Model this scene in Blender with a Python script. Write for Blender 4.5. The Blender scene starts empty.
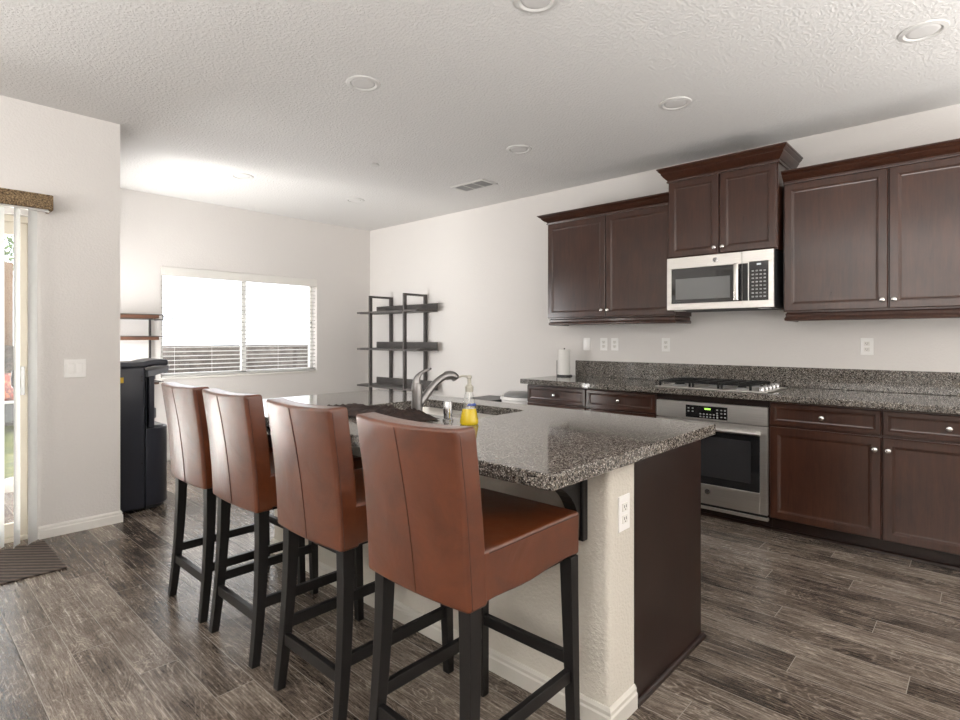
import bpy, math, random
from mathutils import Vector, Matrix
random.seed(7)
sc = bpy.context.scene
COL = sc.collection
PI = math.pi

# ------------------------------------------------------------------ camera
cam_d = bpy.data.cameras.new('camera'); cam = bpy.data.objects.new('camera', cam_d); COL.objects.link(cam)
cam_d.sensor_width = 36; cam_d.lens = 555/960*36; cam_d.shift_y = -22.1/960; cam_d.clip_start = 0.05
cam.location = (0, 0, 1.269); cam.rotation_euler = (PI/2, 0, -0.828)
sc.camera = cam

# ------------------------------------------------------------------ world, light, exposure
sc.view_settings.view_transform = 'Standard'; sc.view_settings.look = 'None'
sc.view_settings.gamma = 1; sc.view_settings.use_curve_mapping = False
sc.view_settings.exposure = 0.14
sc.cycles.max_bounces = 10; sc.cycles.diffuse_bounces = 6; sc.cycles.glossy_bounces = 5; sc.cycles.transmission_bounces = 8
sc.cycles.caustics_reflective = False; sc.cycles.caustics_refractive = False
sc.cycles.sample_clamp_indirect = 6
W = bpy.data.worlds.new('overcast_sky'); sc.world = W; W.use_nodes = True
wn = W.node_tree; wn.nodes.clear()
wo = wn.nodes.new('ShaderNodeOutputWorld'); wb = wn.nodes.new('ShaderNodeBackground')
wt = wn.nodes.new('ShaderNodeTexCoord'); wz = wn.nodes.new('ShaderNodeTexNoise'); wr = wn.nodes.new('ShaderNodeValToRGB')
wz.inputs['Scale'].default_value = 2.0; wz.inputs['Detail'].default_value = 4
wr.color_ramp.elements[0].position = 0.35; wr.color_ramp.elements[0].color = (0.80, 0.88, 1.0, 1)
wr.color_ramp.elements[1].position = 0.65; wr.color_ramp.elements[1].color = (1.0, 0.99, 0.97, 1)
wn.links.new(wt.outputs['Generated'], wz.inputs['Vector']); wn.links.new(wz.outputs['Fac'], wr.inputs['Fac'])
wn.links.new(wr.outputs['Color'], wb.inputs['Color']); wn.links.new(wb.outputs['Background'], wo.inputs['Surface'])
wb.inputs['Strength'].default_value = 3.6

def area(name, loc, direction, sx, sy, power, color=(1, 1, 1)):
    l = bpy.data.lights.new(name, 'AREA'); l.shape = 'RECTANGLE'; l.size = sx; l.size_y = sy; l.energy = power; l.color = color
    o = bpy.data.objects.new(name, l); COL.objects.link(o); o.location = loc
    o.rotation_euler = Vector(direction).to_track_quat('-Z', 'Z').to_euler()
    return o
def portal(name, loc, direction, sx, sy):
    o = area(name, loc, direction, sx, sy, 1); o.data.cycles.is_portal = True
# added fill lamps, unseen behind and left of the camera, aimed at the ceiling
area('rear_fill_light', (1.6, -2.3, 0.8), (0, 0.0, 1), 5.4, 2.0, 290, (1.0, 0.985, 0.96))
area('left_fill_light', (-2.7, 0.6, 1.2), (0, 0, 1), 2.6, 3.6, 330, (1.0, 0.99, 0.975))
# daylight through the side window of the dining area, in the wall behind the corner
area('daylight_side_window', (1.03, 5.485, 1.175), (1, 0, 0.12), 0.9, 1.8, 80, (1.0, 0.99, 0.98))
# added fill lamps outside slider and dining window, standing in for paving bounce
area('slider_fill_light', (-0.75, 5.25, 0.05), (0, -0.8, 1), 2.2, 1.1, 430, (1.0, 0.98, 0.94))
area('window_fill_light', (2.9, 8.4, 0.0), (0, -0.25, 1), 6.0, 3.0, 1200, (1.0, 0.98, 0.95))
portal('sky_portal_slider', (-0.62, 4.62, 1.02), (0, -1, 0), 2.5, 2.03)
portal('sky_portal_window', (2.885, 6.47, 1.43), (0, -1, 0), 1.80, 1.16)

# ------------------------------------------------------------------ mesh helpers
class M:
    def __init__(s): s.v = []; s.f = []; s.mi = []; s.m = 0
    def add(s, vs, fs):
        n = len(s.v); s.v += [tuple(p) for p in vs]; s.f += [tuple(i+n for i in q) for q in fs]; s.mi += [s.m]*len(fs); return s
    def box(s, x0, x1, y0, y1, z0, z1):
        v = [(x, y, z) for x in (x0, x1) for y in (y0, y1) for z in (z0, z1)]
        return s.add(v, [(0,1,3,2), (4,6,7,5), (0,4,5,1), (2,3,7,6), (0,2,6,4), (1,5,7,3)])
    def rbox(s, x0, x1, y0, y1, z0, z1, r=0.003, seg=1, n=(1,1,1), fn=None):
        c = Vector(((x0+x1)/2, (y0+y1)/2, (z0+z1)/2)); h = ((x1-x0)/2, (y1-y0)/2, (z1-z0)/2)
        r = min(r, *[q*0.98 for q in h]); ax = []
        for k in range(3):
            a = [-h[k] + r*(1-math.cos(PI/2*i/seg))*1.0 if False else -h[k] + r*(i/seg) for i in range(seg+1)]
            inner = [-(h[k]-r) + 2*(h[k]-r)*j/n[k] for j in range(1, n[k])]
            ax.append(a + inner + [-q for q in reversed(a)])
        idx = {}; vs = []; fs = []
        def P(i, j, k):
            if (i, j, k) in idx: return idx[(i, j, k)]
            p = Vector((ax[0][i], ax[1][j], ax[2][k]))
            q = Vector([max(-(h[a]-r), min(h[a]-r, p[a])) for a in range(3)]); d = p-q
            if d.length > 1e-9:
                # even spacing on the arc
                m = Vector([math.tan(d[a]/r*PI/4) for a in range(3)])
                p = q + m.normalized()*r
            p = p + c
            if fn: p = Vector(fn(p))
            idx[(i, j, k)] = len(vs); vs.append(p); return idx[(i, j, k)]
        L = [len(a)-1 for a in ax]
        for i in range(L[0]):
            for j in range(L[1]):
                fs.append((P(i,j,0), P(i,j+1,0), P(i+1,j+1,0), P(i+1,j,0)))
                fs.append((P(i,j,L[2]), P(i+1,j,L[2]), P(i+1,j+1,L[2]), P(i,j+1,L[2])))
        for i in range(L[0]):
            for k in range(L[2]):
                fs.append((P(i,0,k), P(i+1,0,k), P(i+1,0,k+1), P(i,0,k+1)))
                fs.append((P(i,L[1],k), P(i,L[1],k+1), P(i+1,L[1],k+1), P(i+1,L[1],k)))
        for j in range(L[1]):
            for k in range(L[2]):
                fs.append((P(0,j,k), P(0,j,k+1), P(0,j+1,k+1), P(0,j+1,k)))
                fs.append((P(L[0],j,k), P(L[0],j+1,k), P(L[0],j+1,k+1), P(L[0],j,k+1)))
        return s.add(vs, fs)
    def tube(s, pts, rad, seg=12, cap=True):
        pts = [Vector(p) for p in pts]; R = rad if isinstance(rad, (list, tuple)) else [rad]*len(pts)
        vs = []; fs = []; prev = None
        for i, p in enumerate(pts):
            t = (pts[min(i+1, len(pts)-1)] - pts[max(i-1, 0)]).normalized()
            if prev is None:
                u = t.orthogonal().normalized()
            else:
                u = (prev - t*prev.dot(t)).normalized()
            prev = u; w = t.cross(u)
            for k in range(seg):
                a = 2*PI*k/seg; vs.append(p + (u*math.cos(a) + w*math.sin(a))*R[i])
        for i in range(len(pts)-1):
            for k in range(seg):
                a = i*seg+k; b = i*seg+(k+1) % seg
                fs.append((a, b, b+seg, a+seg))
        if cap:
            fs.append(tuple(reversed(range(seg)))); fs.append(tuple(range((len(pts)-1)*seg, len(pts)*seg)))
        return s.add(vs, fs)
    def cyl(s, a, b, r, seg=20, r2=None):
        return s.tube([a, b], [r, r if r2 is None else r2], seg)
    def lathe(s, c, prof, axis='Z', seg=24, sgn=1):
        # prof: (radius, height) from c along axis
        c = Vector(c); vs = []; fs = []
        for r, h in prof:
            for k in range(seg):
                a = 2*PI*k/seg; x, y = r*math.cos(a), r*math.sin(a); h2 = h*sgn
                vs.append(c + Vector({'Z': (x, y, h2), 'X': (h2, x, y), 'Y': (x, h2, y)}[axis]))
        for i in range(len(prof)-1):
            for k in range(seg):
                a = i*seg+k; b = i*seg+(k+1) % seg; fs.append((a, b, b+seg, a+seg))
        fs.append(tuple(range(seg))); fs.append(tuple(range((len(prof)-1)*seg, len(prof)*seg)))
        return s.add(vs, fs)
    def prism(s, poly, axis, a, b):
        # poly in the two other axes (cyclic order kept x,y / x,z / y,z)
        def mk(p, t): return {'X': (t, p[0], p[1]), 'Y': (p[0], t, p[1]), 'Z': (p[0], p[1], t)}[axis]
        n = len(poly); vs = [mk(p, a) for p in poly] + [mk(p, b) for p in poly]
        fs = [tuple(range(n)), tuple(range(2*n-1, n-1, -1))] + [(i, i+n, (i+1) % n+n, (i+1) % n) for i in range(n)]
        return s.add(vs, fs)
    def loops(s, x, sx, y0, y1, z0, z1, prof, back):
        # panel facing -X (sx=-1): prof = (inset, depth outward); back = x of rear
        vs = []; fs = []
        P = [(0, None)] + list(prof)
        for ins, d in P:
            X = back if d is None else x + sx*d
            vs += [(X, y0+ins, z0+ins), (X, y1-ins, z0+ins), (X, y1-ins, z1-ins), (X, y0+ins, z1-ins)]
        for i in range(len(P)-1):
            for k in range(4):
                a = i*4+k; b = i*4+(k+1) % 4; fs.append((a, b, b+4, a+4))
        n = (len(P)-1)*4; fs.append((n, n+1, n+2, n+3)); fs.append((3, 2, 1, 0))
        return s.add(vs, fs)
    def sweep(s, path, prof, closed=False):
        # path: (x, y) points; prof: (out, z); out is to the right of travel
        n = len(path); vs = []; fs = []; m = len(prof)
        for i, p in enumerate(path):
            p = Vector(p)
            d0 = (p - Vector(path[i-1])).normalized() if i > 0 or closed else None
            d1 = (Vector(path[(i+1) % n]) - p).normalized() if i < n-1 or closed else None
            if d0 is None: d0 = d1
            if d1 is None: d1 = d0
            n0 = Vector((d0.y, -d0.x)); n1 = Vector((d1.y, -d1.x)); b = (n0+n1); b = b / max(b.dot(n0), 1e-6)
            for o, z in prof: vs.append((p.x+b.x*o, p.y+b.y*o, z))
        for i in range(n if closed else n-1):
            for k in range(m):
                a = i*m+k; b2 = i*m+(k+1) % m; c = ((i+1) % n)*m+(k+1) % m; d = ((i+1) % n)*m+k
                fs.append((a, b2, c, d))
        if not closed: fs.append(tuple(range(m))); fs.append(tuple(range(n*m-1, (n-1)*m-1, -1)))
        return s.add(vs, fs)
    def build(s, name, mat, parent=None, smooth=False, label=None, bevel=0):
        org = Vector((0, 0, 0)); q = parent
        while q is not None: org += q.location; q = q.parent
        me = bpy.data.meshes.new(name); me.from_pydata([tuple(Vector(p)-org) for p in s.v], [], s.f)
        for mm in (mat if isinstance(mat, list) else [mat]): me.materials.append(mm)
        for i, p in enumerate(me.polygons):
            p.material_index = s.mi[i]
        import bmesh
        bm = bmesh.new(); bm.from_mesh(me); bmesh.ops.recalc_face_normals(bm, faces=bm.faces); bm.to_mesh(me); bm.free()
        o = bpy.data.objects.new(name, me); COL.objects.link(o)
        if smooth:
            for p in me.polygons: p.use_smooth = True
            if smooth == 'auto':
                for e in me.edges: pass
                me.set_sharp_from_angle(angle=math.radians(38))
        if bevel:
            b = o.modifiers.new('bevel', 'BEVEL'); b.width = bevel; b.segments = 2; b.limit_method = 'ANGLE'
        if parent is not None: o.parent = parent
        if label: o['label'] = label
        return o

def tag(o, label, cat, group=None):
    o['label'] = label; o['category'] = cat
    if group: o['group'] = group
    return o
def thing(name, label, cat, loc, group=None):
    o = bpy.data.objects.new(name, None); COL.objects.link(o); o.location = loc; o.empty_display_size = 0.1
    return tag(o, label, cat, group)
def struct(o): o['kind'] = 'structure'; return o
def origin_to(o, loc):
    loc = Vector(loc); o.data.transform(Matrix.Translation(-loc)); o.location = loc; return o

# ------------------------------------------------------------------ materials
def mat(name, col, rough=0.5, metal=0.0, spec=0.5, coat=0.0, **kw):
    m = bpy.data.materials.new(name); m.use_nodes = True; b = m.node_tree.nodes['Principled BSDF']
    b.inputs['Base Color'].default_value = (*col, 1); b.inputs['Roughness'].default_value = rough
    b.inputs['Metallic'].default_value = metal; b.inputs['Specular IOR Level'].default_value = spec
    b.inputs['Coat Weight'].default_value = coat; b.inputs['Coat Roughness'].default_value = kw.get('coat_rough', 0.1)
    if 'emit' in kw: b.inputs['Emission Color'].default_value = (*kw['emit'], 1); b.inputs['Emission Strength'].default_value = kw.get('es', 1)
    if 'trans' in kw: b.inputs['Transmission Weight'].default_value = kw['trans']; b.inputs['IOR'].default_value = kw.get('ior', 1.45)
    return m
class N:
    def __init__(s, m): s.t = m.node_tree; s.b = s.t.nodes['Principled BSDF']
    def n(s, typ, **kw):
        x = s.t.nodes.new('ShaderNode'+typ)
        for k, v in kw.items():
            if hasattr(x, k) and k not in x.inputs: setattr(x, k, v)
            else: x.inputs[k].default_value = v
        return x
    def l(s, a, b): s.t.links.new(a, b)
    def coord(s, scale=(1,1,1), kind='Object', rot=(0,0,0)):
        c = s.n('TexCoord'); mp = s.n('Mapping'); mp.inputs['Scale'].default_value = scale; mp.inputs['Rotation'].default_value = rot
        s.l(c.outputs[kind], mp.inputs['Vector']); return mp.outputs['Vector']
    def noise(s, vec, scale, detail=4, rough=0.5, dist=0.0):
        x = s.n('TexNoise'); x.inputs['Scale'].default_value = scale; x.inputs['Detail'].default_value = detail
        x.inputs['Roughness'].default_value = rough; x.inputs['Distortion'].default_value = dist; s.l(vec, x.inputs['Vector']); return x.outputs['Fac']
    def math(s, op, a, b=None, c=None):
        x = s.n('Math'); x.operation = op
        for i, q in enumerate((a, b, c)):
            if q is None: continue
            if isinstance(q, (int, float)): x.inputs[i].default_value = q
            else: s.l(q, x.inputs[i])
        return x.outputs[0]
    def ramp(s, fac, stops, interp='LINEAR'):
        x = s.n('ValToRGB'); cr = x.color_ramp; cr.interpolation = interp
        while len(cr.elements) < len(stops): cr.elements.new(0.5)
        for e, (p, c) in zip(cr.elements, stops): e.position = p; e.color = (*c, 1) if len(c) == 3 else c
        s.l(fac, x.inputs['Fac']); return x.outputs['Color']
    def mix(s, fac, a, b, mode='MIX'):
        x = s.n('Mix'); x.data_type = 'RGBA'; x.blend_type = mode
        for sock, q in ((x.inputs[0], fac), (x.inputs[6], a), (x.inputs[7], b)):
            if isinstance(q, (int, float)): sock.default_value = q
            elif isinstance(q, tuple): sock.default_value = (*q, 1)
            else: s.l(q, sock)
        return x.outputs[2]
    def bump(s, h, strength=0.2, dist=0.01):
        x = s.n('Bump'); x.inputs['Strength'].default_value = strength; x.inputs['Distance'].default_value = dist
        s.l(h, x.inputs['Height']); s.l(x.outputs['Normal'], s.b.inputs['Normal'])
    def out(s, key, val): s.l(val, s.b.inputs[key])

def wall_mat(name, col, scale, strength, rough=0.85, dist=0.004, lo=0.42, hi=0.6):
    m = mat(name, col, rough, spec=0.3); n = N(m); v = n.coord((1,1,1))
    a = n.noise(v, scale, 3, 0.5); r = n.ramp(a, [(lo, (0,0,0)), (hi, (1,1,1))]); n.bump(r, strength, dist); return m
M_wall = wall_mat('painted_drywall', (0.69, 0.665, 0.642), 90, 0.16)
M_pony = wall_mat('cream_textured_drywall', (0.60, 0.565, 0.50), 85, 0.3)
M_ceil = wall_mat('knockdown_ceiling', (0.69, 0.68, 0.668), 58, 0.5, dist=0.004, lo=0.44, hi=0.62)
M_trim = mat('white_trim_paint', (0.74, 0.72, 0.68), 0.4)
M_white = mat('white_plastic', (0.84, 0.83, 0.81), 0.35)
M_blind = mat('white_blind_slat', (0.50, 0.49, 0.47), 0.45)
def vane_mat():
    m = bpy.data.materials.new('white_vinyl_vane'); m.use_nodes = True; t = m.node_tree; t.nodes.clear()
    o = t.nodes.new('ShaderNodeOutputMaterial'); a = t.nodes.new('ShaderNodeBsdfDiffuse'); g = t.nodes.new('ShaderNodeBsdfTranslucent'); x = t.nodes.new('ShaderNodeMixShader')
    a.inputs['Color'].default_value = (.88, .88, .87, 1); g.inputs['Color'].default_value = (.85, .86, .85, 1); x.inputs[0].default_value = .25
    t.links.new(a.outputs[0], x.inputs[1]); t.links.new(g.outputs[0], x.inputs[2]); t.links.new(x.outputs[0], o.inputs['Surface']); return m
M_vane = vane_mat()
M_frame = mat('almond_vinyl_frame', (0.62, 0.57, 0.48), 0.45)
M_winframe = mat('white_vinyl_frame', (0.74, 0.74, 0.72), 0.4)
M_black = mat('black_plastic', (0.02, 0.02, 0.022), 0.35)
M_blackmetal = mat('black_powder_metal', (0.028, 0.026, 0.026), 0.45)
M_iron = mat('cast_iron', (0.008, 0.008, 0.008), 0.6, spec=0.3)
M_glassblack = mat('black_appliance_glass', (0.012, 0.012, 0.013), 0.06, spec=0.7)
M_greyscreen = mat('microwave_window_mesh', (0.16, 0.165, 0.165), 0.18, spec=0.6)
M_nickel = mat('satin_nickel', (0.72, 0.70, 0.67), 0.22, 1.0)
M_chrome = mat('polished_chrome', (0.46, 0.46, 0.46), 0.20, 1.0)
M_faucet = mat('brushed_nickel_faucet', (0.26, 0.25, 0.245), 0.30, 1.0)
M_button = mat('grey_button', (0.35, 0.35, 0.35), 0.5)
M_lcd = mat('green_led', (0.02, 0.03, 0.02), 0.4, emit=(0.45, 0.9, 0.12), es=1.4)
M_lcdw = mat('white_led', (0.02, 0.02, 0.02), 0.4, emit=(0.8, 0.85, 0.85), es=0.8)
M_lens = mat('frosted_light_lens', (0.64, 0.63, 0.62), 0.5)
M_lighttrim = mat('light_trim_ring', (0.60, 0.59, 0.575), 0.4)
M_dark = mat('dark_slot', (0.03, 0.03, 0.03), 0.8)
M_ventdark = mat('vent_louver_gap', (0.10, 0.10, 0.10), 0.7)

def steel():
    m = mat('brushed_stainless_steel', (0.60, 0.58, 0.55), 0.30, 1.0); n = N(m)
    v = n.coord((1.5, 1.5, 220)); a = n.noise(v, 3, 2)
    n.out('Roughness', n.math('MULTIPLY_ADD', a, 0.16, 0.24)); n.out('Base Color', n.ramp(a, [(0.3, (0.68, 0.66, 0.63)), (0.7, (0.80, 0.78, 0.75))])); return m
M_steel = steel()
def wood(name, c0, c1, rough=0.33, scale=(26, 26, 2.2), coat=0.0):
    m = mat(name, c0, rough, spec=0.4, coat=coat, coat_rough=0.14); n = N(m)
    v = n.coord(scale); a = n.noise(v, 1.6, 6, 0.65, 1.2); b = n.noise(n.coord((5, 5, 3)), 1.3, 5, 0.6)
    f = n.math('ADD', n.math('MULTIPLY', a, 0.55), n.math('MULTIPLY', b, 0.45))
    n.out('Base Color', n.ramp(f, [(0.34, c0), (0.66, c1)])); n.bump(a, 0.04, 0.002)
    n.out('Roughness', n.math('MULTIPLY_ADD', a, 0.12, rough-0.06)); return m
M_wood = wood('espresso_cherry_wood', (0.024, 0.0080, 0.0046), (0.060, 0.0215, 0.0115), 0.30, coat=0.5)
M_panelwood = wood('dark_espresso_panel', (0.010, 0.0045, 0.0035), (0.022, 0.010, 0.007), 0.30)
M_leg = wood('black_stained_wood', (0.006, 0.0055, 0.0055), (0.009, 0.008, 0.008), 0.38)
M_shelfwood = wood('rustic_brown_wood', (0.03, 0.012, 0.007), (0.11, 0.046, 0.022), 0.6, (3, 30, 30))
M_greywood = wood('charcoal_wood', (0.055, 0.05, 0.048), (0.11, 0.10, 0.095), 0.5, (20, 3, 20))
M_fence = wood('cedar_fence_board', (0.09, 0.055, 0.03), (0.15, 0.095, 0.055), 0.8, (14, 14, 1.5))

def granite():
    m = mat('speckled_granite', (0.2, 0.19, 0.17), 0.07, spec=0.55); n = N(m); v = n.coord((1,1,1))
    def vor(sc_):
        x = n.n('TexVoronoi'); x.inputs['Scale'].default_value = sc_; x.inputs['Randomness'].default_value = 1; n.l(v, x.inputs['Vector'])
        s2 = n.n('SeparateColor'); n.l(x.outputs['Color'], s2.inputs['Color']); return s2.outputs[0]
    a = vor(230); b = vor(120); c = vor(420)
    base = n.ramp(a, [(0.0, (0.012, 0.011, 0.011)), (0.26, (0.05, 0.045, 0.042)), (0.46, (0.15, 0.135, 0.12)), (0.68, (0.22, 0.19, 0.16)), (0.87, (0.33, 0.30, 0.26)), (0.96, (0.46, 0.44, 0.40))], 'CONSTANT')
    big = n.ramp(b, [(0.0, (0.02, 0.018, 0.018)), (0.3, (0.12, 0.11, 0.10)), (0.6, (0.19, 0.165, 0.14)), (0.88, (0.32, 0.30, 0.27))], 'CONSTANT')
    col = n.mix(0.38, base, big)
    sp = n.ramp(c, [(0.0, (1,1,1)), (0.12, (0,0,0))], 'CONSTANT'); col = n.mix(sp, col, (0.014, 0.013, 0.013))
    sp2 = n.ramp(c, [(0.0, (0,0,0)), (0.94, (1,1,1))], 'CONSTANT'); col = n.mix(sp2, col, (0.55, 0.52, 0.48))
    n.out('Base Color', col); return m
M_granite = granite()

def leather():
    m = mat('brown_leather', (0.25, 0.065, 0.028), 0.34, spec=0.5, coat=0.65, coat_rough=0.24); n = N(m); v = n.coord((1,1,1))
    a = n.noise(v, 420, 3, 0.6); b = n.noise(v, 9, 4, 0.6, 0.6); c = n.noise(v, 5, 3, 0.5, 1.0)
    n.out('Base Color', n.ramp(b, [(0.3, (0.074, 0.0175, 0.0045)), (0.7, (0.128, 0.032, 0.0085))]))
    n.out('Roughness', n.math('MULTIPLY_ADD', b, 0.16, 0.27))
    h = n.math('ADD', n.math('MULTIPLY', a, 0.12), n.math('MULTIPLY', c, 1.0)); n.bump(h, 0.30, 0.012); return m
M_leather = leather()
M_stitch = mat('dark_brown_seam', (0.06, 0.018, 0.01), 0.6)

def floor_mat():
    m = mat('wood_look_planks', (0.2, 0.17, 0.15), 0.35, spec=0.5); n = N(m)
    c = n.n('TexCoord'); s = n.n('SeparateXYZ'); n.l(c.outputs['Object'], s.inputs[0])
    X, Y = s.outputs[0], s.outputs[1]; PW, PL = 0.1395, 1.2
    px = n.math('DIVIDE', n.math('ADD', X, 20*PW-0.531), PW); ix = n.math('FLOOR', px); fx = n.math('FRACT', px)
    off = n.math('FRACT', n.math('MULTIPLY_ADD', ix, 0.291, 0.923))
    py = n.math('ADD', n.math('DIVIDE', n.math('ADD', Y, 12), PL), off); iy = n.math('FLOOR', py); fy = n.math('FRACT', py)
    cid = n.n('CombineXYZ'); n.l(ix, cid.inputs[0]); n.l(iy, cid.inputs[1])
    wn_ = n.n('TexWhiteNoise'); wn_.noise_dimensions = '3D'; n.l(cid.outputs[0], wn_.inputs['Vector'])
    rs = n.n('SeparateColor'); n.l(wn_.outputs['Color'], rs.inputs[0]); R1, R2, R3 = rs.outputs[0], rs.outputs[1], rs.outputs[2]
    gx = n.math('ADD', X, n.math('MULTIPLY', R1, 37)); gy0 = n.math('ADD', Y, n.math('MULTIPLY', R2, 23)); zz = n.math('MULTIPLY', R3, 9)
    def vec(ky):
        gv = n.n('CombineXYZ'); n.l(gx, gv.inputs[0]); n.l(n.math('MULTIPLY', gy0, ky), gv.inputs[1]); n.l(zz, gv.inputs[2]); return gv.outputs[0]
    lo = n.noise(vec(0.30), 5.5, 3, 0.55, 0.8)
    rings = n.math('MULTIPLY_ADD', n.math('SINE', n.math('MULTIPLY', lo, 150.0)), 0.5, 0.5)
    thin = n.math('POWER', rings, 5.0)
    mask = n.ramp(n.noise(vec(0.5), 6.0, 3, 0.6), [(0.40, (0.15,)*3), (0.62, (1,)*3)])
    brk = n.ramp(n.noise(vec(0.6), 70, 3, 0.6), [(0.36, (0.25,)*3), (0.56, (1,)*3)])
    light = n.math('MULTIPLY', n.math('MULTIPLY', thin, mask), brk)
    fib = n.noise(vec(0.045), 150, 5, 0.7, 0.2)
    fine = n.noise(vec(0.25), 260, 4, 0.7)
    blot = n.noise(vec(0.35), 9, 4, 0.6)
    f = n.math('ADD', n.math('MULTIPLY', fib, 0.50), n.math('ADD', n.math('MULTIPLY', fine, 0.28), n.math('MULTIPLY', blot, 0.30)))
    f = n.math('ADD', n.math('ADD', f, n.math('MULTIPLY', light, 0.15)), n.math('MULTIPLY_ADD', R3, 0.11, -0.075))
    col = n.ramp(f, [(0.41, (0.028, 0.020, 0.0155)), (0.51, (0.112, 0.088, 0.070)), (0.60, (0.215, 0.178, 0.146)), (0.70, (0.36, 0.31, 0.262))])
    ex = n.math('MINIMUM', fx, n.math('SUBTRACT', 1.0, fx)); ey = n.math('MINIMUM', fy, n.math('SUBTRACT', 1.0, fy))
    seam = n.math('MAXIMUM', n.math('LESS_THAN', ex, 0.0095), n.math('LESS_THAN', ey, 0.0011))
    col = n.mix(seam, col, (0.26, 0.23, 0.20)); n.out('Base Color', col)
    n.out('Roughness', n.math('ADD', n.math('MULTIPLY', seam, 0.5), n.math('MULTIPLY_ADD', fib, 0.20, 0.15)))
    h = n.math('ADD', n.math('MULTIPLY', f, 0.5), n.math('MULTIPLY', n.math('MINIMUM', n.math('MULTIPLY', ex, 30.0), 1.0), 0.35))
    n.bump(h, 0.32, 0.003); return m
M_floor = floor_mat()

def pattern_noise(name, stops, scale, rough=0.8, sc3=(1,1,1), bump=0.0, detail=4):
    m = mat(name, stops[0][1], rough); n = N(m); v = n.coord(sc3); a = n.noise(v, scale, detail, 0.6)
    n.out('Base Color', n.ramp(a, stops)); 
    if bump: n.bump(a, bump, 0.01)
    return m
M_valance = pattern_noise('brown_woven_valance', [(0.38, (0.045, 0.028, 0.015)), (0.5, (0.17, 0.11, 0.055)), (0.62, (0.36, 0.26, 0.15))], 130, 0.9, bump=0.6)
M_grass = pattern_noise('lawn_grass', [(0.35, (0.035, 0.045, 0.008)), (0.5, (0.09, 0.10, 0.018)), (0.7, (0.15, 0.15, 0.04))], 9, 0.95, detail=8)
M_dirt = pattern_noise('dry_bank', [(0.35, (0.02, 0.015, 0.01)), (0.55, (0.06, 0.046, 0.033)), (0.7, (0.12, 0.10, 0.075))], 8, 0.95, bump=1.0, detail=8)
M_block = pattern_noise('tan_block_wall', [(0.4, (0.07, 0.06, 0.05)), (0.6, (0.13, 0.11, 0.095))], 5, 0.95, detail=8)
M_concrete = pattern_noise('bounce_concrete', [(0.4, (0.46, 0.45, 0.43)), (0.6, (0.54, 0.53, 0.51))], 6, 0.9)  # pale tone set for the unseen light-reflecting ground outside
M_cloth = pattern_noise('dark_brown_cloth', [(0.35, (0.010, 0.005, 0.004)), (0.7, (0.042, 0.020, 0.014))], 30, 0.85, bump=0.4)
M_leaf = pattern_noise('green_foliage', [(0.4, (0.06, 0.11, 0.03)), (0.6, (0.20, 0.27, 0.10))], 3, 0.8)
M_bark = mat('tree_bark', (0.10, 0.075, 0.055), 0.9)
M_disp = mat('dark_navy_plastic', (0.030, 0.033, 0.045), 0.33)
M_disp2 = mat('grey_tinted_plastic', (0.16, 0.17, 0.19), 0.3)
M_yellow = mat('yellow_sticker', (0.75, 0.48, 0.03), 0.5)
M_wicker = mat('grey_wicker', (0.10, 0.10, 0.10), 0.8)
M_red = pattern_noise('red_patterned_fabric', [(0.42, (0.28, 0.05, 0.03)), (0.5, (0.10, 0.05, 0.05)), (0.6, (0.40, 0.16, 0.10))], 14, 0.9)
M_rock = mat('pale_rock', (0.55, 0.53, 0.5), 0.9)
M_paper = mat('white_paper', (0.78, 0.77, 0.74), 0.9)

def mat_rib():
    m = mat('ribbed_brown_doormat', (0.09, 0.07, 0.06), 0.95); n = N(m); v = n.coord((1,1,1))
    w = n.n('TexWave'); w.wave_type = 'BANDS'; w.bands_direction = 'DIAGONAL'; w.inputs['Scale'].default_value = 11; w.inputs['Distortion'].default_value = 0.8
    w.inputs['Detail'].default_value = 2; w.inputs['Detail Scale'].default_value = 3
    n.l(v, w.inputs['Vector']); n.out('Base Color', n.ramp(w.outputs['Fac'], [(0.25, (0.028, 0.020, 0.017)), (0.7, (0.11, 0.083, 0.068))])); n.bump(w.outputs['Fac'], 0.7, 0.006); return m
M_mat = mat_rib()

def glass(name, tint=(1,1,1), refl=0.06):
    m = bpy.data.materials.new(name); m.use_nodes = True; t = m.node_tree; t.nodes.clear()
    o = t.nodes.new('ShaderNodeOutputMaterial'); a = t.nodes.new('ShaderNodeBsdfTransparent'); g = t.nodes.new('ShaderNodeBsdfGlossy'); x = t.nodes.new('ShaderNodeMixShader')
    a.inputs['Color'].default_value = (*tint, 1); g.inputs['Roughness'].default_value = 0.02; x.inputs[0].default_value = refl
    t.links.new(a.outputs[0], x.inputs[1]); t.links.new(g.outputs[0], x.inputs[2]); t.links.new(x.outputs[0], o.inputs['Surface']); return m
M_pane = glass('window_glass')
M_soap = mat('yellow_dish_soap', (0.85, 0.62, 0.02), 0.08, spec=0.6); N(M_soap).b.inputs['Transmission Weight'].default_value = 0.35
M_clear = glass('clear_bottle_plastic', (0.90, 0.91, 0.90), 0.12)

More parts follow.
